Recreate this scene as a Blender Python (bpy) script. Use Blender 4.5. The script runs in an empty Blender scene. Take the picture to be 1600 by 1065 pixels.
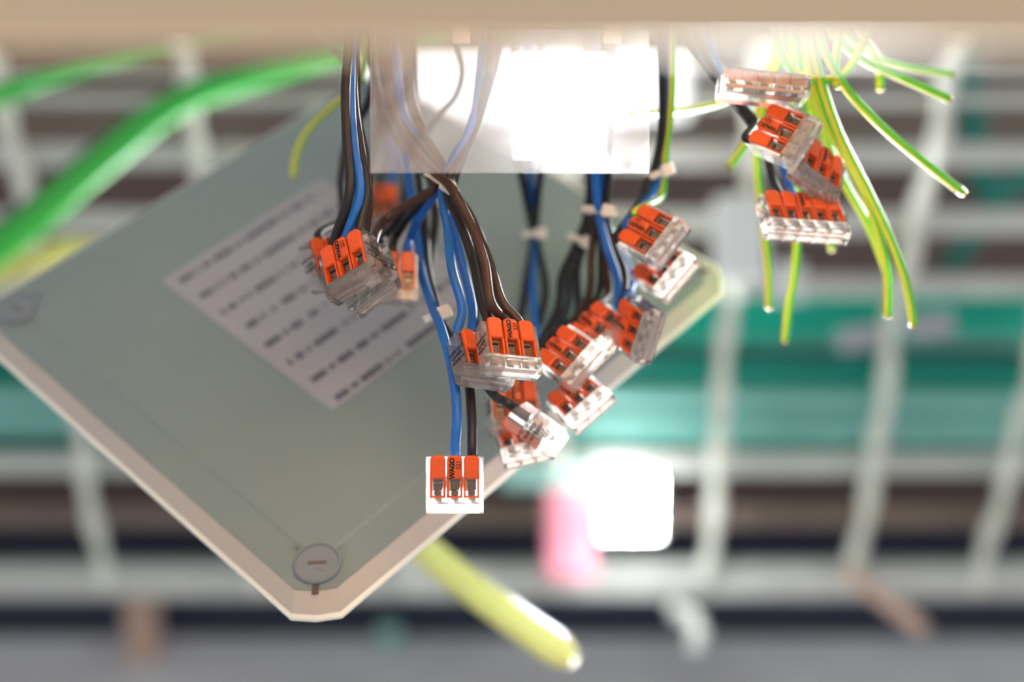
import bpy, bmesh, math, random
from mathutils import Vector, Matrix
random.seed(7)
S = bpy.context.scene
COL = S.collection
R = math.radians

# ------------------------------------------------------------------ camera
PITCH = -17.0
CAM = Vector((0, 0, 1.6))
cd = bpy.data.cameras.new('camera'); cam = bpy.data.objects.new('camera', cd); COL.objects.link(cam)
cd.sensor_width = 36.0; cd.lens = 50.0; cd.clip_start = 0.01; cd.clip_end = 50
cam.location = CAM; cam.rotation_euler = (R(90 + PITCH), 0, 0)
cd.dof.use_dof = True; cd.dof.focus_distance = 0.474; cd.dof.aperture_fstop = 3.4
cd.dof.aperture_blades = 0
S.camera = cam
F = 1600 * 50 / 36.0
RC = Matrix.Rotation(R(90 + PITCH), 3, 'X')

def P(px, py, D):
    """world point seen near pixel (px, py) of the 1600x1065 photograph at distance D (m) along the view axis"""
    return CAM + RC @ Vector(((px - 800) / F * D, -(py - 532.5) / F * D, -D))

# ------------------------------------------------------------------ world + exposure
W = bpy.data.worlds.new('world'); S.world = W; W.use_nodes = True
bg = W.node_tree.nodes['Background']; bg.inputs[0].default_value = (0.93, 0.96, 1.0, 1); bg.inputs[1].default_value = 0.56
vs = S.view_settings; vs.view_transform = 'Standard'; vs.look = 'None'; vs.gamma = 1.0; vs.exposure = 0.0
vs.use_curve_mapping = False
S.cycles.transparent_max_bounces = 32
sl = bpy.data.lights.new('low_sun', 'SUN'); sl.energy = 3.2; sl.angle = R(4); sl.color = (1, .98, .93)
so = bpy.data.objects.new('low_sun', sl); COL.objects.link(so)
so.rotation_euler = (RC @ Vector((.55, .285, -.79))).to_track_quat('Z', 'Y').to_euler()     # low daylight from the open right end of the hall
so.location = (3, 4, 2)
FLOOD_E = 3600.0     # floodlight in the background
FLARE_E = 20.0         # added glow standing in for lens flare
PANEL_E = 1.7       # long luminaire behind

# ------------------------------------------------------------------ materials
def srgb(r, g, b):
    f = lambda c: (c / 255 / 12.92) if c / 255 <= .04045 else ((c / 255 + .055) / 1.055) ** 2.4
    return (f(r), f(g), f(b), 1)

def mat(name, col, rough=.5, metal=0, noise=0.0, scale=60, spec=.5, bump=0.0):
    m = bpy.data.materials.new(name); m.use_nodes = True
    nt = m.node_tree; b = nt.nodes['Principled BSDF']
    b.inputs['Base Color'].default_value = col; b.inputs['Roughness'].default_value = rough
    b.inputs['Metallic'].default_value = metal; b.inputs['Specular IOR Level'].default_value = spec
    if noise or bump:
        tc = nt.nodes.new('ShaderNodeTexCoord'); n = nt.nodes.new('ShaderNodeTexNoise'); n.inputs['Scale'].default_value = scale
        n.inputs['Detail'].default_value = 5
        nt.links.new(tc.outputs['Object'], n.inputs['Vector'])
        if noise:
            r = nt.nodes.new('ShaderNodeValToRGB')
            lo = tuple(c * (1 - noise) for c in col[:3]) + (1,); hi = tuple(min(1, c * (1 + noise)) for c in col[:3]) + (1,)
            r.color_ramp.elements[0].color = lo; r.color_ramp.elements[1].color = hi
            r.color_ramp.elements[0].position = .3; r.color_ramp.elements[1].position = .7
            nt.links.new(n.outputs['Fac'], r.inputs['Fac']); nt.links.new(r.outputs['Color'], b.inputs['Base Color'])
        if bump:
            bp = nt.nodes.new('ShaderNodeBump'); bp.inputs['Strength'].default_value = bump; bp.inputs['Distance'].default_value = .001
            nt.links.new(n.outputs['Fac'], bp.inputs['Height']); nt.links.new(bp.outputs['Normal'], b.inputs['Normal'])
    return m

def emit(name, col, e):
    m = bpy.data.materials.new(name); m.use_nodes = True; nt = m.node_tree
    for n in list(nt.nodes): nt.nodes.remove(n)
    o = nt.nodes.new('ShaderNodeOutputMaterial'); em = nt.nodes.new('ShaderNodeEmission')
    em.inputs[0].default_value = col; em.inputs[1].default_value = e
    nt.links.new(em.outputs[0], o.inputs[0]); return m

def clear(name, tint, t_see, transl, gloss=1.0, rough=.06):
    """thin clear plastic: see-through + a little milky scatter + fresnel gloss"""
    m = bpy.data.materials.new(name); m.use_nodes = True; nt = m.node_tree
    for n in list(nt.nodes): nt.nodes.remove(n)
    N = nt.nodes.new; L = nt.links.new
    o = N('ShaderNodeOutputMaterial')
    tr = N('ShaderNodeBsdfTransparent'); tr.inputs[0].default_value = t_see
    tl = N('ShaderNodeBsdfTranslucent'); tl.inputs[0].default_value = tint
    df = N('ShaderNodeBsdfDiffuse'); df.inputs[0].default_value = tint
    gl = N('ShaderNodeBsdfGlossy'); gl.inputs['Roughness'].default_value = rough; gl.inputs[0].default_value = (1, 1, 1, 1)
    m0 = N('ShaderNodeMixShader'); m0.inputs[0].default_value = .35; L(tl.outputs[0], m0.inputs[1]); L(df.outputs[0], m0.inputs[2])
    m1 = N('ShaderNodeMixShader'); m1.inputs[0].default_value = transl; L(tr.outputs[0], m1.inputs[1]); L(m0.outputs[0], m1.inputs[2])
    fr = N('ShaderNodeFresnel'); fr.inputs[0].default_value = 1.5
    mu = N('ShaderNodeMath'); mu.operation = 'MULTIPLY'; mu.inputs[1].default_value = gloss; L(fr.outputs[0], mu.inputs[0])
    m2 = N('ShaderNodeMixShader'); L(mu.outputs[0], m2.inputs[0]); L(m1.outputs[0], m2.inputs[1]); L(gl.outputs[0], m2.inputs[2])
    L(m2.outputs[0], o.inputs[0]); return m

def insulation(name, col):
    return mat(name, col, rough=.46, noise=.12, scale=90, spec=.45)

M = {}
M['clear'] = clear('clear_polycarbonate', (1, .985, .975, 1), (.99, .98, .975, 1), .19)
M['orange'] = mat('orange_plastic', srgb(216, 86, 30), .38, noise=.05, scale=200)
M['print'] = mat('black_print', srgb(20, 16, 16), .6)
M['steel'] = mat('spring_steel', srgb(120, 112, 106), .35, metal=.7)
M['tin'] = mat('tinned_copper', srgb(204, 178, 164), .35, metal=.6)
M['blue'] = insulation('blue_insulation', srgb(24, 104, 196))
M['black'] = insulation('black_insulation', srgb(27, 27, 34))
M['brown'] = insulation('brown_insulation', srgb(60, 37, 28))
M['copper'] = mat('bare_copper', srgb(230, 190, 140), .3, metal=.8)
M['lid'] = mat('grey_polystyrene', srgb(134, 150, 150), .42, noise=.02, scale=40, bump=.02)
M['rim'] = mat('warm_beige_plastic', srgb(192, 186, 180), .5)  # warm light from below put into the rim colour
M['ivory'] = mat('ivory_edge_plastic', srgb(250, 250, 240), .3)  # light from behind put into the lid edge colour
M['lid_cap'] = mat('grey_screw_plastic', srgb(132, 142, 150), .4)
M['paper'] = mat('label_paper', srgb(168, 170, 178), .7, noise=.02, scale=30)
M['ink'] = mat('label_ink', srgb(52, 60, 74), .7)
M['beige'] = mat('beige_box_plastic', srgb(255, 219, 178), .5, noise=.03, scale=8)
M['tie'] = mat('white_nylon', srgb(225, 222, 216), .45)
M['rack'] = mat('galvanised_steel', srgb(214, 214, 208), .42, metal=.25, noise=.08, scale=25)
M['rod'] = mat('cream_painted_rod', srgb(250, 250, 236), .35, noise=.05, scale=25)
M['teal'] = mat('teal_sheath', srgb(0, 200, 172), .35, noise=.1, scale=12)
M['teal_dark'] = mat('dark_teal_sheath', srgb(0, 128, 116), .35, noise=.1, scale=12)
M['teal_pale'] = mat('pale_teal_sheath', srgb(150, 214, 204), .3, noise=.08, scale=12)
M['green'] = mat('green_sheath', srgb(60, 190, 70), .35, noise=.06, scale=10)
M['green_dark'] = mat('dark_green_sheath', srgb(20, 110, 36), .4, noise=.06, scale=10)
M['yellow'] = mat('yellow_sheath', srgb(236, 228, 134), .4, noise=.05, scale=12)
M['wall'] = mat('brown_board', srgb(116, 95, 90), .7, noise=.12, scale=9)
M['wall2'] = mat('umber_board', srgb(136, 118, 108), .7, noise=.12, scale=9)
M['floor'] = mat('grey_concrete', srgb(226, 224, 226), .7, noise=.1, scale=7, bump=.1)
M['navy'] = mat('navy_steel', srgb(44, 50, 70), .45, noise=.1, scale=10)
M['white'] = mat('white_enamel', srgb(236, 238, 238), .35)
M['pink'] = mat('pink_plastic', srgb(226, 140, 156), .5)
M['skin_wood'] = mat('raw_timber', srgb(222, 188, 168), .6, noise=.1, scale=12)
M['teal_panel'] = mat('pale_green_steel', srgb(160, 205, 196), .4)
M['diff'] = clear('frosted_diffuser', (.95, .97, 1, 1), (.97, .98, 1, 1), .17, gloss=.12, rough=.3)  # hazy sheet imitating the flare over the wires
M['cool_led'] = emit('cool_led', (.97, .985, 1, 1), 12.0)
M['led'] = emit('led_white', (.97, .985, 1, 1), FLARE_E)
M['panel_e'] = emit('luminaire_white', (1, .985, .95, 1), PANEL_E)
M['flood_e'] = emit('floodlight_white', (.96, 1, .99, 1), FLOOD_E)
M['panel_back'] = emit('luminaire_rear_white', (1, .985, .95, 1), 3.5)
M['flood_low'] = emit('floodlight_lower_white', (.9, .96, 1, 1), 140.0)
M['flood_rear'] = emit('floodlight_rear_white', (.96, 1, .99, 1), 45.0)
def earth():
    m = bpy.data.materials.new('yellow_green_insulation'); m.use_nodes = True; nt = m.node_tree; b = nt.nodes['Principled BSDF']
    uv = nt.nodes.new('ShaderNodeUVMap'); uv.uv_map = 'UVMap'
    sx = nt.nodes.new('ShaderNodeSeparateXYZ'); nt.links.new(uv.outputs[0], sx.inputs[0])
    r = nt.nodes.new('ShaderNodeValToRGB'); r.color_ramp.interpolation = 'CONSTANT'; e = r.color_ramp.elements
    gc, yc = srgb(96, 196, 44), srgb(214, 214, 66)
    e[0].color = gc; e[1].color = yc; e[1].position = .28
    for p_, c_ in ((.5, gc), (.75, yc)):
        n_ = e.new(p_); n_.color = c_
    nt.links.new(sx.outputs[0], r.inputs[0]); nt.links.new(r.outputs[0], b.inputs['Base Color']); b.inputs['Roughness'].default_value = .35
    return m
M['earth'] = earth()

# ------------------------------------------------------------------ helpers
def link(name, me, m, parent=None):
    o = bpy.data.objects.new(name, me); COL.objects.link(o)
    if m is not None and not me.materials: me.materials.append(M[m] if isinstance(m, str) else m)
    if parent is not None: o.parent = parent
    return o
def tag(o, label, cat, group=None):
    o['label'] = label; o['category'] = cat
    if group: o['group'] = group
    return o
def empty(name, mw):
    o = bpy.data.objects.new(name, None); COL.objects.link(o); o.matrix_world = mw; o.empty_display_size = .01
    return o
def fin(bm, name, smooth=False):
    bmesh.ops.recalc_face_normals(bm, faces=bm.faces)
    me = bpy.data.meshes.new(name); bm.to_mesh(me); bm.free()
    if smooth:
        for p in me.polygons: p.use_smooth = True
    return me
def bbox(bm, x0, x1, y0, y1, z0, z1, bev=0):
    vs_ = [bm.verts.new((x, y, z)) for z in (z0, z1) for y in (y0, y1) for x in (x0, x1)]
    fs = [bm.faces.new([vs_[i] for i in f]) for f in ((0, 2, 3, 1), (4, 5, 7, 6), (0, 1, 5, 4), (2, 6, 7, 3), (0, 4, 6, 2), (1, 3, 7, 5))]
    if bev:
        es = list({e for f in fs for e in f.edges})
        bmesh.ops.bevel(bm, geom=es, offset=bev, segments=2, affect='EDGES', profile=.5)
def loft(bm, rings, cap=True):
    """rings: lists of equal numbers of points"""
    vr = [[bm.verts.new(p) for p in r] for r in rings]
    n = len(vr[0])
    for a, b in zip(vr, vr[1:]):
        for i in range(n):
            bm.faces.new((a[i], a[(i + 1) % n], b[(i + 1) % n], b[i]))
    if cap:
        bm.faces.new(vr[0][::-1]); bm.faces.new(vr[-1])
def prism_x(bm, prof, x0, x1):
    loft(bm, [[(x, y, z) for y, z in prof] for x in (x0, x1)])
def cyl(bm, c, r, z0, z1, n=24, rtop=None):
    rt = r if rtop is None else rtop
    loft(bm, [[(c[0] + rr * math.cos(2 * math.pi * i / n), c[1] + rr * math.sin(2 * math.pi * i / n), z) for i in range(n)] for rr, z in ((r, z0), (rt, z1))])
def catmull(pts, sub=8):
    pts = [Vector(p) for p in pts]
    if len(pts) == 2: return [pts[0].lerp(pts[1], i / sub) for i in range(sub + 1)]
    q = [2 * pts[0] - pts[1]] + pts + [2 * pts[-1] - pts[-2]]
    out = []
    for i in range(1, len(q) - 2):
        for k in range(sub):
            t = k / sub; a, b, c, d = q[i - 1], q[i], q[i + 1], q[i + 2]
            out.append(.5 * (2 * b + (c - a) * t + (2 * a - 5 * b + 4 * c - d) * t * t + (3 * b - a - 3 * c + d) * t ** 3))
    out.append(pts[-1]); return out
def tube_mesh(name, pts, r, sub=8, n=12, smoothpath=True, rf=None):
    path = catmull(pts, sub) if smoothpath else [Vector(p) for p in pts]
    bm = bmesh.new(); uvl = bm.loops.layers.uv.new('UVMap')
    t0 = (path[1] - path[0]).normalized()
    up = Vector((0, 1, 0)) if abs(t0.y) < .9 else Vector((1, 0, 0))
    nrm = t0.cross(up).normalized(); rings = []
    for i, p in enumerate(path):
        t = (path[min(i + 1, len(path) - 1)] - path[max(i - 1, 0)]).normalized()
        nrm = (nrm - t * nrm.dot(t)).normalized(); b = t.cross(nrm)
        rr = rf(i / (len(path) - 1)) * r if rf else r
        rings.append([bm.verts.new(p + rr * (math.cos(2 * math.pi * k / n) * nrm + math.sin(2 * math.pi * k / n) * b)) for k in range(n)])
    for i in range(len(rings) - 1):
        for k in range(n):
            f = bm.faces.new((rings[i][k], rings[i][(k + 1) % n], rings[i + 1][(k + 1) % n], rings[i + 1][k])); f.smooth = True
            for lp, (u, v) in zip(f.loops, ((k, i), (k + 1, i), (k + 1, i + 1), (k, i + 1))): lp[uvl].uv = ((u + .5) / (n + 1), v / len(rings))
    bm.faces.new(rings[0][::-1]); bm.faces.new(rings[-1])
    me = bpy.data.meshes.new(name); bm.to_mesh(me); bm.free(); return me
def text_mesh(txt, size, bold=0.0, spacing=1.0):
    c = bpy.data.curves.new('t', 'FONT'); c.body = txt; c.size = size; c.offset = bold; c.align_x = 'CENTER'; c.align_y = 'CENTER'
    c.space_character = spacing; c.resolution_u = 2; c.extrude = .00003
    o = bpy.data.objects.new('t', c); COL.objects.link(o)
    dg = bpy.context.evaluated_depsgraph_get(); me = bpy.data.meshes.new_from_object(o.evaluated_get(dg))
    bpy.data.objects.remove(o); bpy.data.curves.remove(c); me.materials.clear(); return me
def join_meshes(name, items):
    bm = bmesh.new()
    for me, mx in items:
        t = me.copy(); t.transform(mx); bm.from_mesh(t); bpy.data.meshes.remove(t)
    m = bpy.data.meshes.new(name); bm.to_mesh(m); bm.free(); return m
mm = .001

# ------------------------------------------------------------------ setting
def wbox(name, x0, x1, y0, y1, z0, z1, m, parent=None, bev=0):
    bm = bmesh.new(); c = Vector(((x0 + x1) / 2, (y0 + y1) / 2, (z0 + z1) / 2))
    bbox(bm, x0 - c.x, x1 - c.x, y0 - c.y, y1 - c.y, z0 - c.z, z1 - c.z, bev)
    o = link(name, fin(bm, name), m); o.location = c
    if parent is not None:
        o.parent = parent; o.matrix_parent_inverse = parent.matrix_basis.inverted()
    return o
FZ = .60
floor = wbox('floor', -2.2, 2.2, -1.2, 2.5, FZ - .06, FZ, 'floor'); floor['kind'] = 'structure'
wall = wbox('wall_back', -2.2, 1.0, 2.16, 2.24, FZ, 2.3, 'wall'); wall['kind'] = 'structure'
z = FZ + .01; k = 0
while z < 2.28:
    h = (.10, .075, .12, .09)[k % 4]
    wbox('plank', -2.2, 1.0, 2.125 + .008 * (k % 2), 2.159, z, min(z + h, 2.3), ('wall', 'wall2', 'wall', 'wall2', 'wall')[k % 5], wall, .004)
    z += h + .012; k += 1

# ------------------------------------------------------------------ leaning wire rack
def rackD(py): return 1.3 + (py - 200) / 670 * .3
RX = [-.456, -.287, -.118, .05, .218, .384, .53, .70, -.625]
rk = empty('steel_rack', Matrix.Translation(P(800, 935, rackD(935))))
tag(rk, 'pale steel rack of flat bars and upright rods far behind the lid', 'rack')
def rk_child(name, me, m):
    o = link(name, me, m); o.parent = rk; o.matrix_parent_inverse = rk.matrix_basis.inverted(); return o
for py, hpx, dd, m in ((112, 10, 0, 'rack'), (156, 19, 0, 'rack'), (243, 38, 0, 'rack'), (347, 40, 0, 'rack'), (447, 34, .02, 'rack'), (724, 36, .03, 'rack'), (806, 34, .05, 'wall2')):
    D = rackD(py) + .006 + dd; h = hpx / F * D; p = P(800, py, D)
    bm = bmesh.new(); bbox(bm, -1.0, 1.0, -.004, .004, -h / 2, h / 2, .0015)
    me = fin(bm, 'bar'); me.transform(Matrix.Translation(p) @ Matrix.Rotation(R(PITCH), 4, 'X')); rk_child('flat_bar', me, m)
p = P(800, 904, rackD(904)); bm = bmesh.new(); bbox(bm, -1.0, 1.0, -.012, .012, -.021, .021, .005)
me = fin(bm, 'rail'); me.transform(Matrix.Translation(p)); rk_child('bottom_rail', me, 'rack')
for i, x in enumerate(RX):
    pts = []
    for j in range(16):
        py = 40 + j * 58; D = rackD(py); q = P(800, py, D); wv = math.sin(j * 1.9 + i) * .011
        pts.append(Vector((x + math.sin(j * .8 + i) * .003, q.y - .014 + wv * .6, q.z)))
    rk_child('upright_rod', tube_mesh('rod', pts, .0092, 4, 10, rf=lambda t: .8 + .35 * math.sin(t * 30 + i) ** 2), 'rod')

# teal cables lying along the rack
spec = [(478, .016, 'teal'), (498, .013, 'teal_pale'), (520, .011, 'teal'), (541, .014, 'teal_pale'), (566, .013, 'teal_dark'), (592, .016, 'teal'),
        (622, .014, 'teal_pale'), (645, .011, 'teal'), (664, .014, 'teal_pale'), (690, .013, 'teal'), (704, .009, 'teal_dark')]
tl = ['topmost thick teal cable of the horizontal run behind the rack', 'pale teal cable just below the topmost teal cable', 'thin teal cable third from the top of the run',
      'pale teal cable in the upper half of the run, above the dark cable', 'dark teal cable in the middle of the horizontal run', 'thick teal cable just below the dark middle cable',
      'upper of the two pale cables in the lower half of the teal run', 'thin teal cable between the two lower pale cables', 'lower of the two pale cables in the lower half of the teal run',
      'teal cable second from the bottom of the run', 'thin dark teal cable at the bottom of the run']
for i, (py, r, m) in enumerate(spec):
    D = rackD(py) + .07 + (.034 if i % 2 else 0); pts = []
    for j in range(9):
        x = -1.0 + j * .25; q = P(800, py + 7 * math.sin(j * .9 + i * .3) - (14 * (x > .35) if i < 4 else 0) , D)
        pts.append(Vector((x, q.y + .003 * math.cos(j + i), q.z)))
    tag(link('teal_cable', tube_mesh('cable', pts, r, 6, 12), m), tl[i], 'cable', 'teal cables along the rack')
pts = [P(1515, 40, 1.40), P(1520, 200, 1.42), P(1545, 300, 1.44), P(1590, 285, 1.46), P(1640, 220, 1.48)]
tag(link('teal_cable', tube_mesh('cable', pts, .013, 8, 12), 'teal_dark'), 'dark teal cable looping in a V at the upper right', 'cable', 'teal cables along the rack')
pts = [P(1480, 420, 1.52), P(1540, 345, 1.52), P(1600, 270, 1.52), P(1660, 200, 1.52)]
tag(link('teal_cable', tube_mesh('cable', pts, .010, 8, 12), 'teal_dark'), 'teal cable slanting up to the right edge below the V loop', 'cable', 'teal cables along the rack')

# pale things beyond
def facing(px, py, D, w, h, d, m, name, label, cat, bev=.003, roll=0):
    bm = bmesh.new(); bbox(bm, -w / 2, w / 2, -h / 2, h / 2, -d, 0, bev)
    o = link(name, fin(bm, name), m); o.matrix_world = Matrix.Translation(P(px, py, D)) @ RC.to_4x4() @ Matrix.Rotation(R(roll), 4, 'Z')
    return tag(o, label, cat)
facing(1158, 372, rackD(372) - .046, .050, .080, .012, 'white', 'white_tag_box', 'white rectangular plate on the rack beside the right group of connectors', 'plate')
facing(1232, 440, rackD(440) - .030, .030, .040, .004, 'white', 'paper_tag', 'small white tag below the rightmost five-way connector', 'tag')
facing(1455, 508, 1.33, .044, .024, .003, 'paper', 'cable_label', 'pale label wrapped on the teal run, right of the other label', 'label', .001, 8)
facing(1345, 527, 1.33, .040, .022, .003, 'paper', 'cable_label', 'pale label wrapped on the teal run, left of the other label', 'label', .001, 8)
facing(858, 742, rackD(742) - .028, .104, .028, .01, 'teal_panel', 'pale_strip', 'pale green white strip left of the floodlight', 'strip')
facing(890, 832, rackD(815) - .05, .055, .105, .02, 'pink', 'pink_box', 'pink plastic box beneath the pale strip', 'box', .006)
wbox_g = wbox('small_grey_box', P(560, 962, 1.75).x, P(602, 962, 1.75).x, 1.775, 1.805, FZ, FZ + .036, 'teal_panel', None, .005); tag(wbox_g, 'small pale box on the floor below the lid', 'box')
wbx = wbox('navy_duct', -2.0, 2.0, 1.82, 2.05, FZ, FZ + .085, 'navy', None, .008); tag(wbx, 'long navy blue duct along the floor at the wall', 'duct')
pts = [P(1052, 952, 1.6), P(1080, 965, 1.58), P(1092, 990, 1.57), P(1085, 1015, 1.57)]
tag(link('metal_hook', tube_mesh('hook', pts, .011, 6, 12), 'rack'), 'curved shiny metal hook in front of the navy duct', 'hook')
pts = [P(1320, 890, 1.54), P(1380, 935, 1.53), P(1445, 985, 1.52)]
tag(link('timber_batten', tube_mesh('batten', pts, .010, 4, 4), 'skin_wood'), 'raw timber batten slanting at the lower right', 'batten')
bm = bmesh.new(); bbox(bm, -.022, .022, -.02, .02, 0, .085, .004); o = link('timber_block', fin(bm, 'block'), 'skin_wood')
o.location = Vector((P(185, 1020, 1.85).x, 1.77, FZ)); tag(o, 'raw timber block standing on the floor at the lower left', 'block')

# long luminaire behind the box
lum = empty('ceiling_luminaire', Matrix.Translation(P(815, 122, 1.22)) @ RC.to_4x4()); tag(lum, 'long white glowing luminaire behind the hanging wires', 'light')
bm = bmesh.new(); bbox(bm, -.148, .148, -.034, .034, -.03, -.001, .004); link('housing', fin(bm, 'h'), 'white', lum)
bm = bmesh.new(); bbox(bm, -.143, .143, -.030, .030, -.001, .003, .0015); link('diffuser', fin(bm, 'd'), 'panel_e', lum)
bm = bmesh.new(); bbox(bm, -.143, .143, -.030, .030, -.034, -.030, .0015); link('diffuser', fin(bm, 'd'), 'panel_back', lum)  # glowing rear face added to brighten the rack behind
for sx in (-.1, .1):
    bm = bmesh.new(); bbox(bm, sx - .004, sx + .004, .034, .22, -.02, -.012); link('hanger', fin(bm, 'hg'), 'rack', lum)

# floodlight
fl = empty('floodlight', Matrix.Translation(P(985, 787, 1.44)) @ RC.to_4x4()); tag(fl, 'white floodlight glaring on the rack below the lid right edge', 'light')
bm = bmesh.new(); bbox(bm, -.030, .030, -.034, .034, -.03, -.002, .005); link('housing', fin(bm, 'h'), 'white', fl)
for sx in (-1, 1):
    bm = bmesh.new(); cyl(bm, (sx * .017, .018), .0095, -.0021, -.0012, 20); link('lamp_lens', fin(bm, 'l'), 'flood_e', fl)
bm = bmesh.new(); cyl(bm, (0, -.013), .013, -.0021, -.0012, 20); link('lamp_lens', fin(bm, 'l'), 'flood_e', fl)
bm = bmesh.new(); cyl(bm, (0, 0), .022, -.034, -.030, 20); link('rear_lens', fin(bm, 'l'), 'flood_rear', fl)  # extra glow added at the rear to light the rack and wall
bm = bmesh.new(); bbox(bm, -.024, .024, -.037, -.034, -.026, -.006, .001); link('lower_lens', fin(bm, 'l'), 'flood_low', fl)  # extra glow added underneath to brighten the floor
for x0_, x1_, y0_, y1_ in ((-.032, -.028, -.036, .036), (.028, .032, -.036, .036), (-.028, .028, .032, .036), (-.028, .028, -.036, -.032)):
    bm = bmesh.new(); bbox(bm, x0_, x1_, y0_, y1_, -.008, .010, .0008); link('bezel', fin(bm, 'bz'), 'white', fl)
for sx in (-1, 1):
    bm = bmesh.new(); bbox(bm, sx * .027 - .003, sx * .027 + .003, -.02, -.012, -.14, -.028, .001); link('bracket_arm', fin(bm, 's'), 'white', fl)

# unseen work light, put on the floor to light the connectors from below
wl_head = Vector((.25, 1.05, CAM.z - .68)); aim = (Vector((.04, .48, CAM.z - .175)) - wl_head).normalized()
wq = aim.to_track_quat('Z', 'Y').to_matrix().to_4x4(); wq.translation = wl_head
wl = empty('work_light', wq); tag(wl, 'round work light standing on the floor below the connectors', 'light')
bm = bmesh.new(); n = 24
loft(bm, [[(r_ * math.cos(2 * math.pi * k / n), r_ * math.sin(2 * math.pi * k / n), z_) for k in range(n)] for r_, z_ in ((.012, -.06), (.030, -.055), (.042, -.01), (.044, .012), (.040, .012), (.036, -.008), (.002, -.012))])
link('reflector_housing', fin(bm, 'rh', False), 'white', wl)
bm = bmesh.new(); cyl(bm, (0, 0), .030, -.006, -.004, 24); link('lens', fin(bm, 'ln'), 'cool_led', wl)  # lens of the unseen work light
wpost = link('post', tube_mesh('post', [wq.inverted() @ q for q in (wl_head - aim * .05, Vector((wl_head.x, wl_head.y + .045, CAM.z - .78)), Vector((wl_head.x, wl_head.y + .045, FZ + .01)))], .006, 6, 10), 'rack', wl)
bm = bmesh.new(); cyl(bm, (0, 0), .06, 0, .012, 28); me = fin(bm, 'base'); me.transform(wq.inverted() @ Matrix.Translation((wl_head.x, wl_head.y + .045, FZ))); link('base', me, 'rack', wl)
spd = bpy.data.lights.new('work_light_beam', 'SPOT'); spd.energy = 300; spd.spot_size = R(27); spd.spot_blend = .7; spd.shadow_soft_size = .03; spd.color = (.97, 1, .98)
spo = bpy.data.objects.new('work_light_beam', spd); COL.objects.link(spo); spo.location = wl_head + aim * .016; spo.rotation_euler = (-aim).to_track_quat('Z', 'Y').to_euler()

# thick green cables on the left, yellow one below
def gcable(pts, r, m, label, cat='cable', group=None, rf=None): return tag(link('sheathed_cable', tube_mesh('cable', [P(*p) for p in pts], r, 8, 16, rf=rf), m), label, cat, group)
gcable([(-60, 432, 1.0), (60, 340, 1.0), (160, 255, 1.02), (275, 165, 1.06), (390, 122, 1.12), (530, 78, 1.2), (700, 30, 1.3)], .0105, 'green', 'bright green cable slanting up across the left rack')
gcable([(-80, 420, 1.06), (40, 340, 1.06), (130, 262, 1.08), (240, 178, 1.12), (380, 112, 1.2), (560, 55, 1.3)], .010, 'green_dark', 'dark green cable behind the bright green cable')
gcable([(-60, 165, 1.15), (20, 140, 1.16), (120, 105, 1.2), (250, 68, 1.25), (420, 20, 1.3)], .0085, 'green', 'thin green cable above the other green cables at upper left')
gcable([(-40, 440, 1.12), (60, 405, 1.12), (120, 388, 1.13), (200, 410, 1.15), (300, 470, 1.2)], .010, 'yellow', 'yellow cable lying behind the thick green cables')
gcable([(400, 560, 1.34), (500, 690, 1.0), (580, 780, .86), (650, 846, .8), (720, 905, .77), (800, 965, .74), (850, 1000, .73), (898, 1033, .72)], .0088, 'yellow', 'pale yellow cable emerging under the lower right edge of the lid', rf=lambda t: 1 - .6 * max(0, (t - .9) / .1) ** 2)

# ------------------------------------------------------------------ junction box (open, seen edge-on) and mounting board
near = P(800, 80, .205); BZ = near.z; BY = near.y; BW = .246; BD = .300; T = .003
box = empty('junction_box', Matrix.Translation((0, BY + BD / 2, BZ))); tag(box, 'open beige junction box overhead with wires hanging out', 'box')
def bpart(name, x0, x1, y0, y1, z0, z1, bev=.001):
    bm = bmesh.new(); bbox(bm, x0, x1, y0, y1, z0, z1, bev); return link(name, fin(bm, name), 'beige', box)
bpart('front_wall', -BW / 2, BW / 2, -BD / 2, -BD / 2 + T, 0, .085)
bpart('rear_wall', -BW / 2, BW / 2, BD / 2 - T, BD / 2, 0, .085)
bpart('side_wall', -BW / 2, -BW / 2 + T, -BD / 2 + T, BD / 2 - T, 0, .085)
bpart('side_wall', BW / 2 - T, BW / 2, -BD / 2 + T, BD / 2 - T, 0, .085)
bpart('back_plate', -BW / 2, BW / 2, -BD / 2, BD / 2, .085, .089)
mb = wbox('mounting_board', -.40, .40, BY + .06, BY + .20, BZ + .089, BZ + .107, 'white', None, .002); tag(mb, 'white board above carrying the open junction box', 'board')

# ------------------------------------------------------------------ lid
def cv(v): return RC @ Vector((v[0], -v[1], -v[2]))
ctr = CAM + cv((-.06976, -.02102, .60444)); ex = cv((.69015, -.53595, .48627)).normalized(); ey = cv((-.72261, -.47414, .50302)); ey = (ey - ex * ex.dot(ey)).normalized(); ez = ex.cross(ey)
LM = Matrix((ex, ey, ez)).transposed().to_4x4(); LM.translation = ctr
lid = empty('box_lid', LM); tag(lid, 'grey square junction box lid hanging diagonally behind the connectors', 'lid')
HX, HY = .1203, .1166
def outline(inset, c, z):
    pts = []; hx, hy = HX - inset, HY - inset
    for sx, sy in ((1, 1), (-1, 1), (-1, -1), (1, -1)):
        a = Vector((sx * hx, sy * (hy - c), z)); b = Vector((sx * (hx - c), sy * hy, z))
        if sx * sy < 0: a, b = b, a
        pts += [tuple(a), tuple((a + b) / 2 + Vector((sx, sy, 0)) * c * .06), tuple(b)]
    return pts
bm = bmesh.new()
loft(bm, [outline(.0066, .0105, -.0062), outline(.0066, .0105, -.0006), outline(.0067, .0105, 0), outline(.0195, .004, 0.0), outline(.0206, .004, .0007)])
link('cover_panel', fin(bm, 'panel'), 'lid', lid)
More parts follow.
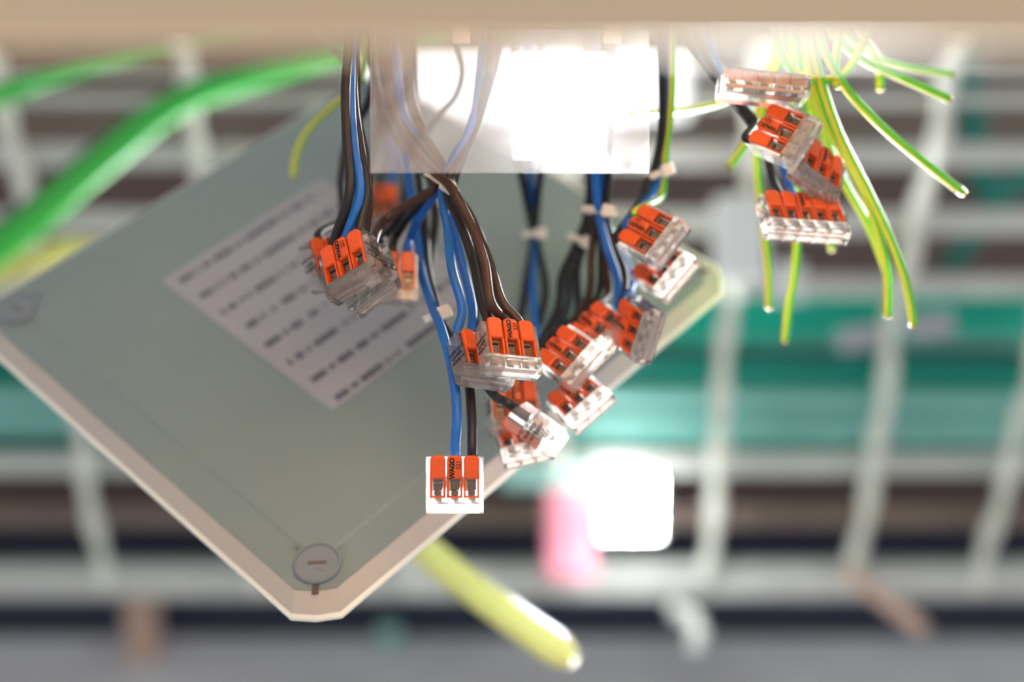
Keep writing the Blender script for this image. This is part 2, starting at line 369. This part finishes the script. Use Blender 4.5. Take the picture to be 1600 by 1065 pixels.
bm = bmesh.new(); loft(bm, [outline(.0068, .0105, -.0062), outline(.0012, .0122, -.0062), outline(.0010, .0122, -.0046), outline(.0062, .0105, -.0003), outline(.0066, .0105, -.0003), outline(.0068, .0105, -.0062)], cap=False)
link('rim', fin(bm, 'rim'), 'rim', lid)['label'] = 'warm beige sloping rim'
bm = bmesh.new(); loft(bm, [outline(.0012, .0122, -.0068), outline(-.0004, .0127, -.0068), outline(-.0004, .0127, -.0054), outline(.0012, .0122, -.0048), outline(.0012, .0122, -.0068)], cap=False)
link('edge_bead', fin(bm, 'bead'), 'ivory', lid)['label'] = 'thin ivory white edge'
SX, SY = HX - .019, HY - .019
for i, (sx, sy) in enumerate(((-1, -1), (-1, 1), (1, 1), (1, -1))):
    bm = bmesh.new(); n = 36; rings = []
    for r, zz in ((.0086, .0000), (.0086, .0014), (.0081, .0019), (.0078, .0019), (.0076, .0013), (.0006, .0013)):
        rings.append([(r * math.cos(2 * math.pi * q / n), r * math.sin(2 * math.pi * q / n), zz) for q in range(n)])
    loft(bm, rings, cap=True)
    s = link('screw_cap', fin(bm, 'cap', False), 'lid_cap', lid); s.location = (sx * SX, sy * SY, 0)
    ang = math.atan2(sy, sx) + math.pi / 2 + (0 if i == 0 else R(60) if i == 1 else R(20))
    bm = bmesh.new(); bbox(bm, -.0034, .0034, -.0007, .0007, .0010, .00138); o = link('slot', fin(bm, 'slot'), 'print_dim' if 'print_dim' in M else 'steel', s)
    o.rotation_euler = (0, 0, ang)
    bm = bmesh.new(); a = ang - math.pi / 2
    loft(bm, [[(-.0005, .0016, .0013), (-.0005, .0042, .0013), (.0012, .0022, .0013)], [(-.0005, .0016, .0016), (-.0005, .0042, .0016), (.0012, .0022, .0016)]])
    o = link('arrow_mark', fin(bm, 'arrow'), 'lid_cap', s); o.rotation_euler = (0, 0, ang + R(20) + math.pi)
    # notch towards the corner
    bm = bmesh.new(); bbox(bm, .0084, .0126, -.0012, .0012, .0000, .0004); o = link('notch', fin(bm, 'notch'), 'steel', lid); o.location = (sx * SX, sy * SY, 0); o.rotation_euler = (0, 0, math.atan2(sy, sx))
    # embossed lock marks
    bm = bmesh.new(); bbox(bm, .0102, .0128, -.0003, .0003, .0007, .0010); o = link('embossed_mark', fin(bm, 'mk'), 'lid', lid); o.location = (sx * SX, sy * SY, 0); o.rotation_euler = (0, 0, math.atan2(-sy, -sx) - R(48))
    bm = bmesh.new()
    loft(bm, [[((.0114 + r * math.cos(t * math.pi / 6)), r * .8 * math.sin(t * math.pi / 6), zz) for t in range(12)] for r, zz in ((.0014, .0007), (.0014, .0010), (.0009, .0010), (.0009, .0007))], cap=False)
    o = link('embossed_mark', fin(bm, 'mk'), 'lid', lid); o.location = (sx * SX, sy * SY, 0); o.rotation_euler = (0, 0, math.atan2(-sy, -sx) + R(48))
# printed paper label
def onlid(px, py):
    d = (P(px, py, 1) - CAM); t = (ctr - CAM).dot(ez) / d.dot(ez); return LM.inverted() @ (CAM + d * t)
a, b, c, d_ = onlid(250, 437), onlid(520, 647), onlid(490, 297), onlid(700, 522)
lx0, lx1 = (a.x + b.x) / 2, .0415
ly0, ly1 = b.y + .001, (a.y + c.y) / 2
bm = bmesh.new(); bbox(bm, lx0, lx1, ly0, ly1, .0006, .0011); lab = link('paper_label', fin(bm, 'label'), 'paper', lid)
lab['label'] = 'white paper label with eight lines of blurred print'
st = [onlid(*q) for q in ((280, 444), (528, 624))]
for li in range(8):
    bm = bmesh.new(); y = st[0].y + (st[1].y - st[0].y) * li / 7; x = lx0 + .0052; end = lx1 - .006; wd = [4, 2, 8, 3, 9, 4, 7]; w = 0; g = 0
    while x < end:
        heavy = (w % 2 == 0); lw = random.uniform(.0010, .0019) * (1 if heavy else .7); hh = .0032 if heavy else .0024
        if random.random() < .88: bbox(bm, x, x + lw, y - hh / 2, y + hh / 2, .0011, .00118)
        x += lw + .0005; g += 1
        if g >= wd[w % 7]: g = 0; w += 1; x += .0016
    link('printed_line', fin(bm, 'line'), 'ink', lab)['kind'] = 'stuff'
# strap that holds the lid to the box
tp = LM @ Vector((HX - .012, HY - .012, -.004)); be = Vector((tp.x - .02, BY + BD + .002, BZ + .003))
link('strap', tube_mesh('strap', [LM.inverted() @ q for q in (tp, tp.lerp(be, .4) + Vector((.01, 0, -.01)), tp.lerp(be, .8), be)], .0016, 8, 8), 'lid', lid)

# ------------------------------------------------------------------ lever connectors
PITCHX = 5.6
def make_meshes(n):
    Wd = PITCHX * n + 2.0; hw = Wd / 2; q = {}
    bm = bmesh.new()
    prof = [(9.3, -2.4), (8.4, -4.15), (-7.2, -4.15), (-9.3, -2.4), (-9.3, 2.2), (-7.6, 4.1), (-4.0, 4.1), (-4.0, .9), (9.3, .9)]
    prism_x(bm, prof, -hw, hw)
    wallp = [(9.3, .9), (9.3, 2.2), (8.2, 3.5), (-4.0, 3.9), (-4.0, .9)]
    prism_x(bm, wallp, -hw, -hw + .8); prism_x(bm, wallp, hw - .8, hw)
    for i in range(n):
        cx = (i - (n - 1) / 2) * PITCHX
        bbox(bm, cx - 2.2, cx + 2.2, -8.4, -4.6, -3.2, 3.1)                      # moulded chamber
        bbox(bm, cx - 1.2, cx + 1.2, -7.4, -5.2, 3.1, 4.35, .15)                  # test slot frame
    q['housing'] = fin(bm, 'housing')
    q['housing'].transform(Matrix.Scale(mm, 4))
    bm = bmesh.new()                                                              # lever, local to its pole
    def ring(y0, y1, z, ins, rr):
        w = 2.55 - ins; pts = [(-w, y0 + ins, z), (w, y0 + ins, z)]
        for k in range(6):
            t = k / 5 * math.pi / 2; pts.append((w - rr + rr * math.cos(t), y1 - ins - rr + rr * math.sin(t), z))
        for k in range(6):
            t = math.pi / 2 + k / 5 * math.pi / 2; pts.append((-w + rr + rr * math.cos(t), y1 - ins - rr + rr * math.sin(t), z))
        return pts
    loft(bm, [ring(2.2, 10.0, 1.0, .1, 1.5), ring(2.2, 10.0, 3.7, 0, 1.6), ring(2.2, 10.0, 4.15, .18, 1.5), ring(2.2, 10.0, 4.4, .6, 1.2)])
    for s_ in (-1, 1): bbox(bm, s_ * 2.22 - .33, s_ * 2.22 + .33, -3.9, 2.25, 1.0, 4.1, .12)
    bbox(bm, -2.3, 2.3, -3.95, -3.4, 1.0, 3.4, .1)
    q['lever'] = fin(bm, 'lever'); q['lever'].transform(Matrix.Scale(mm, 4))
    bm = bmesh.new()
    bbox(bm, -1.5, 1.5, 1.0, 2.0, .6, 2.6, .1); bbox(bm, -1.45, 1.45, -1.6, .6, .5, 1.9, .2); bbox(bm, -1.2, 1.2, -3.0, -1.9, .5, 2.3, .1)
    loft(bm, [[(-1.2, 2.0, -2.0), (1.2, 2.0, -2.0), (1.2, -5.8, -.6), (-1.2, -5.8, -.6)], [(-1.2, 2.0, -1.6), (1.2, 2.0, -1.6), (1.2, -5.8, -.2), (-1.2, -5.8, -.2)]])
    q['clamp'] = fin(bm, 'clamp'); q['clamp'].transform(Matrix.Scale(mm, 4))
    bm = bmesh.new(); bbox(bm, -hw + 1.3, hw - 1.3, -6.6, -5.9, -2.6, -1.3, .1); bbox(bm, -hw + 1.3, hw - 1.3, -2.4, 2.6, -3.0, -2.6, .1)
    q['busbar'] = fin(bm, 'busbar'); q['busbar'].transform(Matrix.Scale(mm, 4))
    rot = Matrix.Rotation(R(90), 4, 'Z')
    wg = text_mesh('WAGO', 2.2 * mm, .14 * mm, .93); n2 = text_mesh('221', 2.0 * mm, .05 * mm)
    q['logo'] = join_meshes('logo', [(wg, Matrix.Translation((-.75 * mm, 5.8 * mm, 4.46 * mm)) @ rot), (n2, Matrix.Translation((1.35 * mm, 6.9 * mm, 4.46 * mm)) @ rot)])
    ls = [text_mesh(t, 1.75 * mm, .05 * mm) for t in ('AWG 24-12', 'Cu/18/9L', 'VDE/0,2-4')]
    for sgn, key in ((1, 'side_r'), (-1, 'side_l')):
        base = Matrix.Translation((sgn * (hw + .04) * mm, 1.2 * mm, .2 * mm)) @ Matrix.Rotation(R(90 * sgn), 4, 'Y') @ Matrix.Rotation(R(90 * sgn), 4, 'Z')
        q[key] = join_meshes('side', [(m_, base @ Matrix.Rotation(R(90 if sgn > 0 else 90), 4, 'Z') @ Matrix.Translation((0, (1 - i) * 1.9 * mm, 0))) for i, m_ in enumerate(ls)])
    for key, mk in (('housing', 'clear'), ('lever', 'orange'), ('clamp', 'steel'), ('busbar', 'tin'), ('logo', 'print'), ('side_r', 'print'), ('side_l', 'print')): q[key].materials.append(M[mk])
    return q
CM = {3: make_meshes(3), 5: make_meshes(5)}
CONN = {}
def connector(key, px, py, D, roll, pitch, yaw, label, n=3, lift=(), group=None):
    if D > .48: D = .474 + (D - .474) * 1.5
    mw = Matrix.Translation(P(px, py, D)) @ RC.to_4x4() @ Matrix.Rotation(R(roll), 4, 'Z') @ Matrix.Rotation(R(pitch), 4, 'X') @ Matrix.Rotation(R(yaw), 4, 'Y')
    t = empty('lever_connector', mw); tag(t, label, 'connector', group); q = CM[n]
    link('housing', q['housing'], None, t); link('busbar', q['busbar'], None, t)
    for i in range(n):
        x = (i - (n - 1) / 2) * PITCHX * mm
        lv = link('lever', q['lever'], None, t); lv.location = (x, 0, 0)
        if i in lift:
            lv.rotation_euler = (R(lift[i] if isinstance(lift, dict) else 0), 0, 0)
        if i == n // 2: link('printed_logo', q['logo'], None, lv)
        c = link('clamp', q['clamp'], None, t); c.location = (x, 0, 0)
    link('side_print', q['side_r'], None, t); link('side_print', q['side_l'], None, t)
    CONN[key] = (mw, n); return t
G = 'orange and clear lever connectors on the hanging wires'
C = connector
C('c1', 711, 757, .472, 0, 0, 0, 'lowest connector, upright with orange levers, on one blue and one black wire', group=G)
C('c2', 795, 548, .466, 8, -30, 26, 'three-lever orange connector in the middle, front one of the pair turned right', group=G)
C('c2b', 752, 566, .478, 14, -32, 40, 'connector tucked behind the left side of the middle front connector', group=G)
C('c3', 839, 671, .452, 55, -6, -97, 'clear connector seen from its side, tilted on a black wire below the middle pair', group=G)
C('c4', 803, 640, .506, 6, -20, 14, 'blurred orange connector behind and below the middle pair', group=G)
C('c4b', 818, 692, .504, 20, -50, 10, 'white glaring connector lowest behind the clear tilted connector', group=G)
C('cl1', 549, 418, .468, 16, -28, -24, 'sharp orange connector in front of the printed label, leftmost pair, front one', group=G)
C('cl2', 577, 438, .482, 20, -30, -30, 'connector half hidden behind the sharp leftmost orange connector', group=G)
C('cl3', 518, 415, .505, 18, -10, 40, 'pale blurred connector peeking out left of the leftmost orange connector', group=G)
C('cl4', 613, 437, .505, 0, -6, 4, 'orange connector just right of the leftmost pair, on blue and black wires', group=G)
C('cl5', 592, 325, .575, 0, -10, 0, 'far blurred orange connector above the leftmost pair, between dark wires', group=G)
C('cr1', 893, 560, .497, 56, -34, 14, 'lower left connector of the right middle group, on black wires', group=G)
C('cr2', 940, 520, .506, 50, -44, 10, 'connector on brown wires between two others of the right middle group', group=G)
C('cr3', 998, 515, .500, 48, -48, -34, 'glaring connector on blue and black wires at the lid right edge', group=G)
C('cr4', 908, 628, .503, 48, -48, 10, 'lowest connector of the right middle group, glaring white with one orange lever showing', group=G)
C('cr5', 1022, 370, .497, 58, -32, 10, 'upper connector of the stacked pair at the lid right corner', group=G)
C('cr6', 1040, 424, .512, 54, -46, 6, 'lower glaring connector of the stacked pair at the lid right corner', group=G)
C('cq1', 1191, 138, .490, -6, -96, 0, 'pale five-way connector, topmost of the right group, seen end on', 5, group=G)
C('cq2', 1227, 213, .492, 60, -30, 6, 'three-lever connector second from top of the right group, tilted', group=G)
C('cq3', 1275, 270, .500, -20, -34, 22, 'three-lever connector third from top of the right group, above the wide one', group=G)
C('cq4', 1255, 343, .497, 6, -40, 14, 'wide five-lever orange connector at the bottom of the right group', 5, group=G)

# ------------------------------------------------------------------ wires
def deeper(px, py, D):
    d = (P(px, py, 1) - CAM); t = (ctr - CAM).dot(ez) / d.dot(ez)                   # depth of the lid plane along this sight line
    return max(min(.474 + (D - .474) * (2.0 if D > .484 else 1.0 if D < .474 else 1.5), t - .014 if py > 110 else 9), D if D < .48 else .474)
def wire(key, pole, col, pts, label, r=.00165, ext=.004, end=None):
    path = []
    if key:
        mw, n = CONN[key]; x = (pole - (n - 1) / 2) * PITCHX * mm
        path = [mw @ Vector((x, 4 * mm, -1.5 * mm)), mw @ Vector((x, 9.5 * mm, -1.5 * mm)), mw @ Vector((x, 9.5 * mm + ext, -1.5 * mm))]
    path += [P(p[0], p[1], deeper(*p)) for p in pts]
    o = link('wire', tube_mesh('wire', path, r, 8, 12), col)
    cat = 'wire'
    tag(o, label, cat, 'wires hanging from the junction box')
    if end:                                                       # bare copper at the cut end (last or first point)
        a_, b_ = (path[-1], path[-2]) if end == 'last' else (path[0], path[1])
        dv = (a_ - b_).normalized()
        c_ = link('copper_end', tube_mesh('cu', [a_ - dv * .0005, a_ + dv * .0007], r * .62, 1, 10), 'copper', o)
    return o
TOP = -40
# lowest connector
wire('c1', 1, 'blue', [(714, 640, .474), (706, 575, .478), (690, 515, .484), (676, 480, .490), (660, 430, .500), (652, 370, .508), (640, 290, .512), (625, 190, .505), (615, 80, .495), (612, TOP, .485)], 'blue wire leading down to the lowest connector')
wire('c1', 2, 'black', [(737, 650, .476), (731, 590, .482), (712, 540, .488), (690, 505, .490), (680, 470, .496), (668, 420, .503), (664, 360, .510), (655, 280, .512), (640, 180, .508), (628, 80, .498), (622, TOP, .488)], 'black wire leading down to the lowest connector')
wire(None, 0, 'black', [(684, 500, .497), (672, 440, .506), (676, 380, .512), (680, 330, .514), (668, 260, .515), (650, 170, .51), (640, TOP, .49)], 'extra black wire behind the pair to the lowest connector', end=None)
# tie 1 bundle -> middle pair
wire('c2b', 0, 'blue', [(722, 480, .482), (706, 420, .484), (700, 360, .486), (692, 300, .486), (712, 250, .486), (738, 190, .486), (752, 120, .485), (760, TOP, .482)], 'left blue wire curving down to the middle pair of connectors')
wire('c2b', 1, 'blue', [(738, 480, .486), (724, 420, .488), (706, 350, .488), (694, 300, .488), (680, 262, .49), (650, 215, .494), (625, 150, .494), (610, TOP, .485)], 'right blue wire reaching the middle pair of connectors')
wire('c2', 0, 'black', [(752, 470, .474), (740, 410, .480), (720, 350, .484), (698, 296, .485), (720, 240, .486), (748, 180, .486), (766, 100, .484), (772, TOP, .48)], 'black wire entering the left of the middle front connector')
wire('c2', 1, 'brown', [(766, 470, .468), (757, 410, .474), (735, 350, .480), (704, 292, .483), (672, 262, .485), (640, 222, .488), (612, 160, .49), (600, TOP, .48)], 'brown wire entering the centre of the middle front connector')
wire('c2', 2, 'brown', [(784, 470, .476), (768, 420, .482), (742, 352, .486), (708, 294, .487), (690, 255, .49), (660, 205, .492), (640, 130, .492), (632, TOP, .485)], 'brown wire entering the right of the middle front connector')
wire('c2b', 2, 'black', [(762, 470, .486), (750, 400, .490), (728, 345, .490), (702, 290, .489), (735, 215, .488), (758, 150, .486), (780, 60, .483), (784, TOP, .48)], 'black wire slipping behind the brown wires of the middle pair')
# tie 1 bundle -> right one of the left group
wire('cl4', 1, 'black', [(618, 370, .503), (640, 335, .498), (668, 305, .492), (690, 282, .488), (660, 235, .49), (625, 190, .495), (600, 110, .495), (590, TOP, .485)], 'black wire slanting from the nylon knot to the connector beside the leftmost pair')
wire('cl4', 2, 'blue', [(640, 375, .503), (655, 340, .498), (678, 305, .491), (694, 282, .488), (712, 240, .487), (742, 180, .487), (765, TOP, .482)], 'blue wire slanting from the nylon knot to the connector beside the leftmost pair')
wire('cl4', 0, 'black', [(600, 370, .506), (625, 338, .502), (660, 306, .494), (688, 286, .489), (650, 245, .492), (610, 205, .498), (585, 120, .5), (575, TOP, .49)], 'second black wire slanting from the nylon knot, left of the other')
wire('cl2', 2, 'brown', [(600, 345, .49), (640, 318, .49), (678, 292, .488), (650, 250, .49), (622, 200, .493), (604, 120, .493), (596, TOP, .485)], 'brown wire from the nylon knot to the hidden leftmost connector')
# sharp left connector
wire('cl1', 0, 'black', [(546, 300, .472), (542, 220, .474), (540, 140, .476), (545, 70, .478), (550, TOP, .478)], 'left black wire above the sharp leftmost connector')
wire('cl1', 1, 'blue', [(562, 300, .473), (553, 230, .475), (548, 160, .477), (549, 80, .479), (553, TOP, .479)], 'blue wire above the sharp leftmost connector')
wire('cl1', 2, 'black', [(572, 300, .475), (562, 225, .478), (553, 160, .480), (551, 80, .481), (556, TOP, .481)], 'right black wire above the sharp leftmost connector')
wire('cl2', 1, 'brown', [(577, 305, .482), (568, 235, .483), (557, 170, .484), (556, 80, .484), (560, TOP, .483)], 'brown wire running just right of the wires to the sharp leftmost connector')
wire('cl3', 1, 'black', [(534, 340, .515), (533, 280, .52), (545, 215, .52), (575, 160, .515), (590, 80, .505), (594, TOP, .495)], 'blurred black wire behind the sharp leftmost wires')
# far connector
wire('cl5', 0, 'black', [(585, 240, .57), (590, 180, .56), (588, 110, .54), (584, TOP, .51)], 'far black wire at the left of the far blurred orange connector')
wire('cl5', 1, 'black', [(602, 250, .57), (602, 190, .56), (598, 110, .54), (592, TOP, .51)], 'far black wire at the centre of the far blurred orange connector')
wire('cl5', 2, 'blue', [(617, 260, .57), (612, 210, .56), (606, 120, .54), (598, TOP, .51)], 'far blue wire into the far blurred orange connector')
wire(None, 0, 'black', [(632, 330, .565), (634, 260, .56), (625, 190, .55), (612, 100, .53), (604, TOP, .5)], 'far black wire right of the far blurred orange connector')
# thin loop behind the flare plate
wire(None, 0, 'black', [(648, 250, .52), (668, 205, .52), (690, 175, .515), (712, 150, .51), (722, 110, .505), (712, 60, .5), (700, TOP, .49)], 'thin dark wire looping left of the lamp', r=.0011)
# centre pair behind the flare plate
wire('c4', 0, 'black', [(790, 560, .545), (812, 500, .55), (824, 430, .55), (832, 370, .545), (822, 310, .54), (812, 250, .53), (806, 120, .51), (804, TOP, .49)], 'left black wire of the pair hanging below the lamp')
wire('c4', 1, 'black', [(820, 565, .545), (846, 490, .55), (852, 440, .55), (838, 372, .545), (840, 310, .54), (846, 250, .53), (846, 120, .51), (844, TOP, .49)], 'right black wire of the pair hanging below the lamp')
wire('c4', 2, 'blue', [(832, 580, .545), (838, 520, .55), (832, 440, .553), (834, 372, .549), (830, 300, .54), (826, 200, .52), (824, TOP, .49)], 'blue wire going down behind the middle pair to the blurred connector')
wire('c3', 1, 'black', [(778, 622, .474), (760, 600, .485), (748, 560, .495), (742, 500, .5), (745, 440, .5), (738, 380, .497), (708, 300, .492), (728, 230, .49), (752, 150, .488), (768, TOP, .483)], 'black wire reaching the clear tilted connector below the middle pair')
# right middle group
wire('cr3', 0, 'blue', [(965, 440, .505), (948, 385, .508), (936, 335, .508), (930, 280, .505), (930, 180, .5), (930, TOP, .485)], 'left blue wire to the glaring connector at the lid right edge')
wire('cr3', 1, 'black', [(976, 430, .508), (960, 385, .511), (946, 335, .511), (950, 280, .507), (948, 180, .5), (944, TOP, .485)], 'black wire to the glaring connector at the lid right edge')
wire('cr3', 2, 'blue', [(988, 440, .512), (970, 392, .514), (944, 338, .513), (940, 280, .51), (938, 180, .502), (936, TOP, .486)], 'right blue wire to the glaring connector at the lid right edge')
wire('cr2', 0, 'brown', [(920, 460, .512), (924, 400, .514), (930, 340, .513), (928, 280, .51), (924, 180, .5), (920, TOP, .486)], 'left brown wire to the right middle group')
wire('cr2', 1, 'black', [(936, 460, .514), (940, 400, .516), (940, 340, .514), (944, 280, .512), (954, 180, .504), (958, TOP, .488)], 'black wire beside the brown wires of the right middle group')
wire('cr2', 2, 'brown', [(950, 460, .513), (946, 410, .515), (936, 340, .512), (934, 280, .511), (930, 180, .503), (926, TOP, .487)], 'right brown wire to the right middle group')
wire('cr1', 0, 'black', [(872, 480, .518), (878, 430, .525), (902, 378, .528), (918, 330, .526), (920, 250, .52), (912, TOP, .49)], 'leftmost black wire of the right middle group')
wire('cr1', 1, 'black', [(886, 480, .515), (890, 430, .522), (908, 378, .526), (924, 330, .524), (926, 250, .518), (916, TOP, .49)], 'middle black wire of the right middle group')
wire('cr1', 2, 'black', [(902, 490, .515), (902, 435, .522), (912, 382, .526), (928, 330, .522), (932, 250, .516), (922, TOP, .49)], 'black wire just left of the brown wires of the right middle group')
# lid corner pair
wire('cr5', 0, 'black', [(1000, 318, .505), (1010, 290, .508), (1026, 250, .508), (1036, 170, .502), (1030, TOP, .487)], 'black wire to the stacked pair at the lid right corner')
wire('cr5', 1, 'blue', [(1018, 305, .508), (1028, 270, .51), (1034, 220, .508), (1040, 150, .502), (1040, TOP, .487)], 'blue wire to the stacked pair at the lid right corner')
wire('cr5', 2, 'earth', [(1030, 310, .51), (1036, 280, .511), (1040, 230, .508), (1048, 150, .502), (1050, TOP, .487)], 'yellow green wire to the stacked pair at the lid right corner')
# right group
wire('cq4', 1, 'black', [(1207, 280, .502), (1196, 235, .502), (1172, 190, .500), (1140, 150, .498), (1105, 105, .494), (1070, 50, .49), (1050, TOP, .484)], 'dark wire curving along the left of the right connector group')
wire('cq3', 0, 'blue', [(1222, 240, .508), (1200, 210, .506), (1168, 178, .502), (1138, 138, .498), (1108, 90, .494), (1085, TOP, .484)], 'blue wire curving behind the tilted connector of the right group')
wire('cq4', 2, 'blue', [(1236, 296, .508), (1222, 255, .508), (1196, 212, .506), (1160, 165, .5), (1120, 100, .494), (1096, TOP, .484)], 'blue wire dropping into the wide five-lever connector')
wire('cq4', 3, 'earth', [(1265, 300, .512), (1262, 250, .515), (1262, 190, .512), (1256, 110, .5), (1240, TOP, .486)], 'yellow green wire dropping into the wide five-lever connector')
wire('cq2', 0, 'black', [(1180, 190, .500), (1150, 160, .498), (1115, 110, .494), (1090, 60, .489), (1076, TOP, .484)], 'short dark wire into the tilted connector of the right group')
def eg(pts, label, end='last', r=.00165): return wire(None, 0, 'earth', pts, label, r, end=end)
eg([(1252, TOP, .484), (1262, 60, .492), (1272, 130, .498), (1295, 200, .502), (1335, 270, .504), (1365, 340, .505), (1385, 420, .505), (1387, 494, .505)], 'left one of two long yellow green wires with cut ends at right')
eg([(1258, TOP, .482), (1270, 60, .490), (1284, 130, .496), (1312, 210, .5), (1352, 290, .502), (1390, 370, .503), (1415, 440, .503), (1428, 510, .503)], 'right one of two long yellow green wires with cut ends at right')
eg([(1250, TOP, .490), (1256, 60, .500), (1266, 140, .506), (1290, 215, .51), (1322, 290, .512), (1356, 350, .512), (1380, 410, .511), (1390, 440, .511)], 'third yellow green wire running within the long right bundle')
eg([(1264, TOP, .478), (1282, 60, .488), (1318, 132, .496), (1375, 195, .5), (1440, 250, .502), (1506, 302, .503)], 'yellow green wire sticking out to the lower right with a bright end')
eg([(1270, TOP, .490), (1296, 40, .50), (1340, 88, .506), (1400, 118, .508), (1484, 155, .508)], 'yellow green wire sticking out right above the bright-ended one')
eg([(1276, TOP, .50), (1310, 30, .51), (1360, 82, .518), (1420, 104, .52), (1488, 116, .52)], 'topmost short yellow green wire sticking out to the right')
eg([(1310, TOP, .49), (1335, 30, .50), (1365, 80, .508), (1374, 110, .51), (1375, 140, .51)], 'short yellow green stub pointing down between the right-hand wires')
eg([(1372, TOP, .49), (1362, 30, .494), (1345, 72, .496), (1325, 108, .497), (1296, 124, .497), (1262, 122, .497), (1235, 105, .496), (1215, 60, .49), (1205, TOP, .482)], 'yellow green wire bending in a U above the right group', end=None)
eg([(1316, TOP, .49), (1312, 40, .494), (1306, 90, .496), (1308, 136, .496)], 'shiny short yellow green end below the U bend')
eg([(1228, TOP, .50), (1220, 80, .51), (1190, 180, .515), (1183, 260, .518), (1192, 350, .52), (1200, 420, .52), (1201, 480, .52)], 'yellow green wire hanging left below the wide five-lever connector')
eg([(1236, TOP, .505), (1238, 80, .512), (1240, 200, .52), (1246, 330, .525), (1242, 420, .525), (1232, 480, .522), (1226, 534, .52)], 'longest yellow green wire hanging below the wide five-lever connector')
eg([(1244, TOP, .51), (1250, 80, .518), (1268, 200, .526), (1288, 300, .53), (1300, 390, .53)], 'yellow green wire ending just under the right end of the wide connector')
eg([(1220, TOP, .505), (1212, 80, .512), (1190, 160, .515), (1170, 215, .515), (1140, 260, .512)], 'short green wire ending left of the tilted connector')
eg([(1240, TOP, .50), (1225, 60, .51), (1180, 130, .52), (1125, 160, .525), (1060, 173, .525), (985, 178, .522)], 'yellow green wire stretching left behind the lamp', r=.0014)
eg([(585, TOP, .50), (575, 60, .51), (560, 130, .525), (520, 165, .535), (480, 205, .54), (462, 245, .54), (458, 277, .538)], 'yellow green wire curving down at the left of the wires', r=.0014)

# nylon ties
def tie(px, py, D, r, roll, label, tail=True):
    D = deeper(px, py, D)
    mw = Matrix.Translation(P(px, py, D)) @ RC.to_4x4() @ Matrix.Rotation(R(roll), 4, 'Z')
    t = empty('cable_tie', mw); tag(t, label, 'tie', 'nylon ties on the wires')
    bm = bmesh.new(); n = 20; rings = []
    for k in range(n):
        a_ = 2 * math.pi * k / n; c_, s_ = math.cos(a_), math.sin(a_)
        rings.append([((r + dr) * c_, y, (r * .8 + dr) * s_) for dr, y in ((0, -.0013), (.0009, -.0013), (.0009, .0013), (0, .0013))])
    rings.append(rings[0]); loft(bm, rings, cap=False); bmesh.ops.remove_doubles(bm, verts=bm.verts, dist=1e-6)
    link('band', fin(bm, 'band'), 'tie', t)
    bm = bmesh.new(); bbox(bm, r * .1, r * .1 + .0048, -.0024, .0024, r * .8, r * .8 + .004, .0006); link('head', fin(bm, 'head'), 'tie', t)
tie(690, 286, .487, .0062, -35, 'nylon tie around the knot of wires at the centre left')
tie(684, 492, .491, .0046, 20, 'nylon tie on the wires to the lowest connector')
tie(835, 366, .547, .0046, 0, 'blurred nylon tie on the black pair below the lamp')
tie(936, 330, .510, .0062, -8, 'nylon tie on the blue and black wires of the right middle group')
tie(906, 376, .527, .0050, -25, 'dull nylon tie on the black wires left of the blue ones')
tie(1030, 272, .509, .0044, 20, 'cream nylon tie above the stacked pair at the lid right corner')

# ------------------------------------------------------------------ added plate and glow standing in for lens flare
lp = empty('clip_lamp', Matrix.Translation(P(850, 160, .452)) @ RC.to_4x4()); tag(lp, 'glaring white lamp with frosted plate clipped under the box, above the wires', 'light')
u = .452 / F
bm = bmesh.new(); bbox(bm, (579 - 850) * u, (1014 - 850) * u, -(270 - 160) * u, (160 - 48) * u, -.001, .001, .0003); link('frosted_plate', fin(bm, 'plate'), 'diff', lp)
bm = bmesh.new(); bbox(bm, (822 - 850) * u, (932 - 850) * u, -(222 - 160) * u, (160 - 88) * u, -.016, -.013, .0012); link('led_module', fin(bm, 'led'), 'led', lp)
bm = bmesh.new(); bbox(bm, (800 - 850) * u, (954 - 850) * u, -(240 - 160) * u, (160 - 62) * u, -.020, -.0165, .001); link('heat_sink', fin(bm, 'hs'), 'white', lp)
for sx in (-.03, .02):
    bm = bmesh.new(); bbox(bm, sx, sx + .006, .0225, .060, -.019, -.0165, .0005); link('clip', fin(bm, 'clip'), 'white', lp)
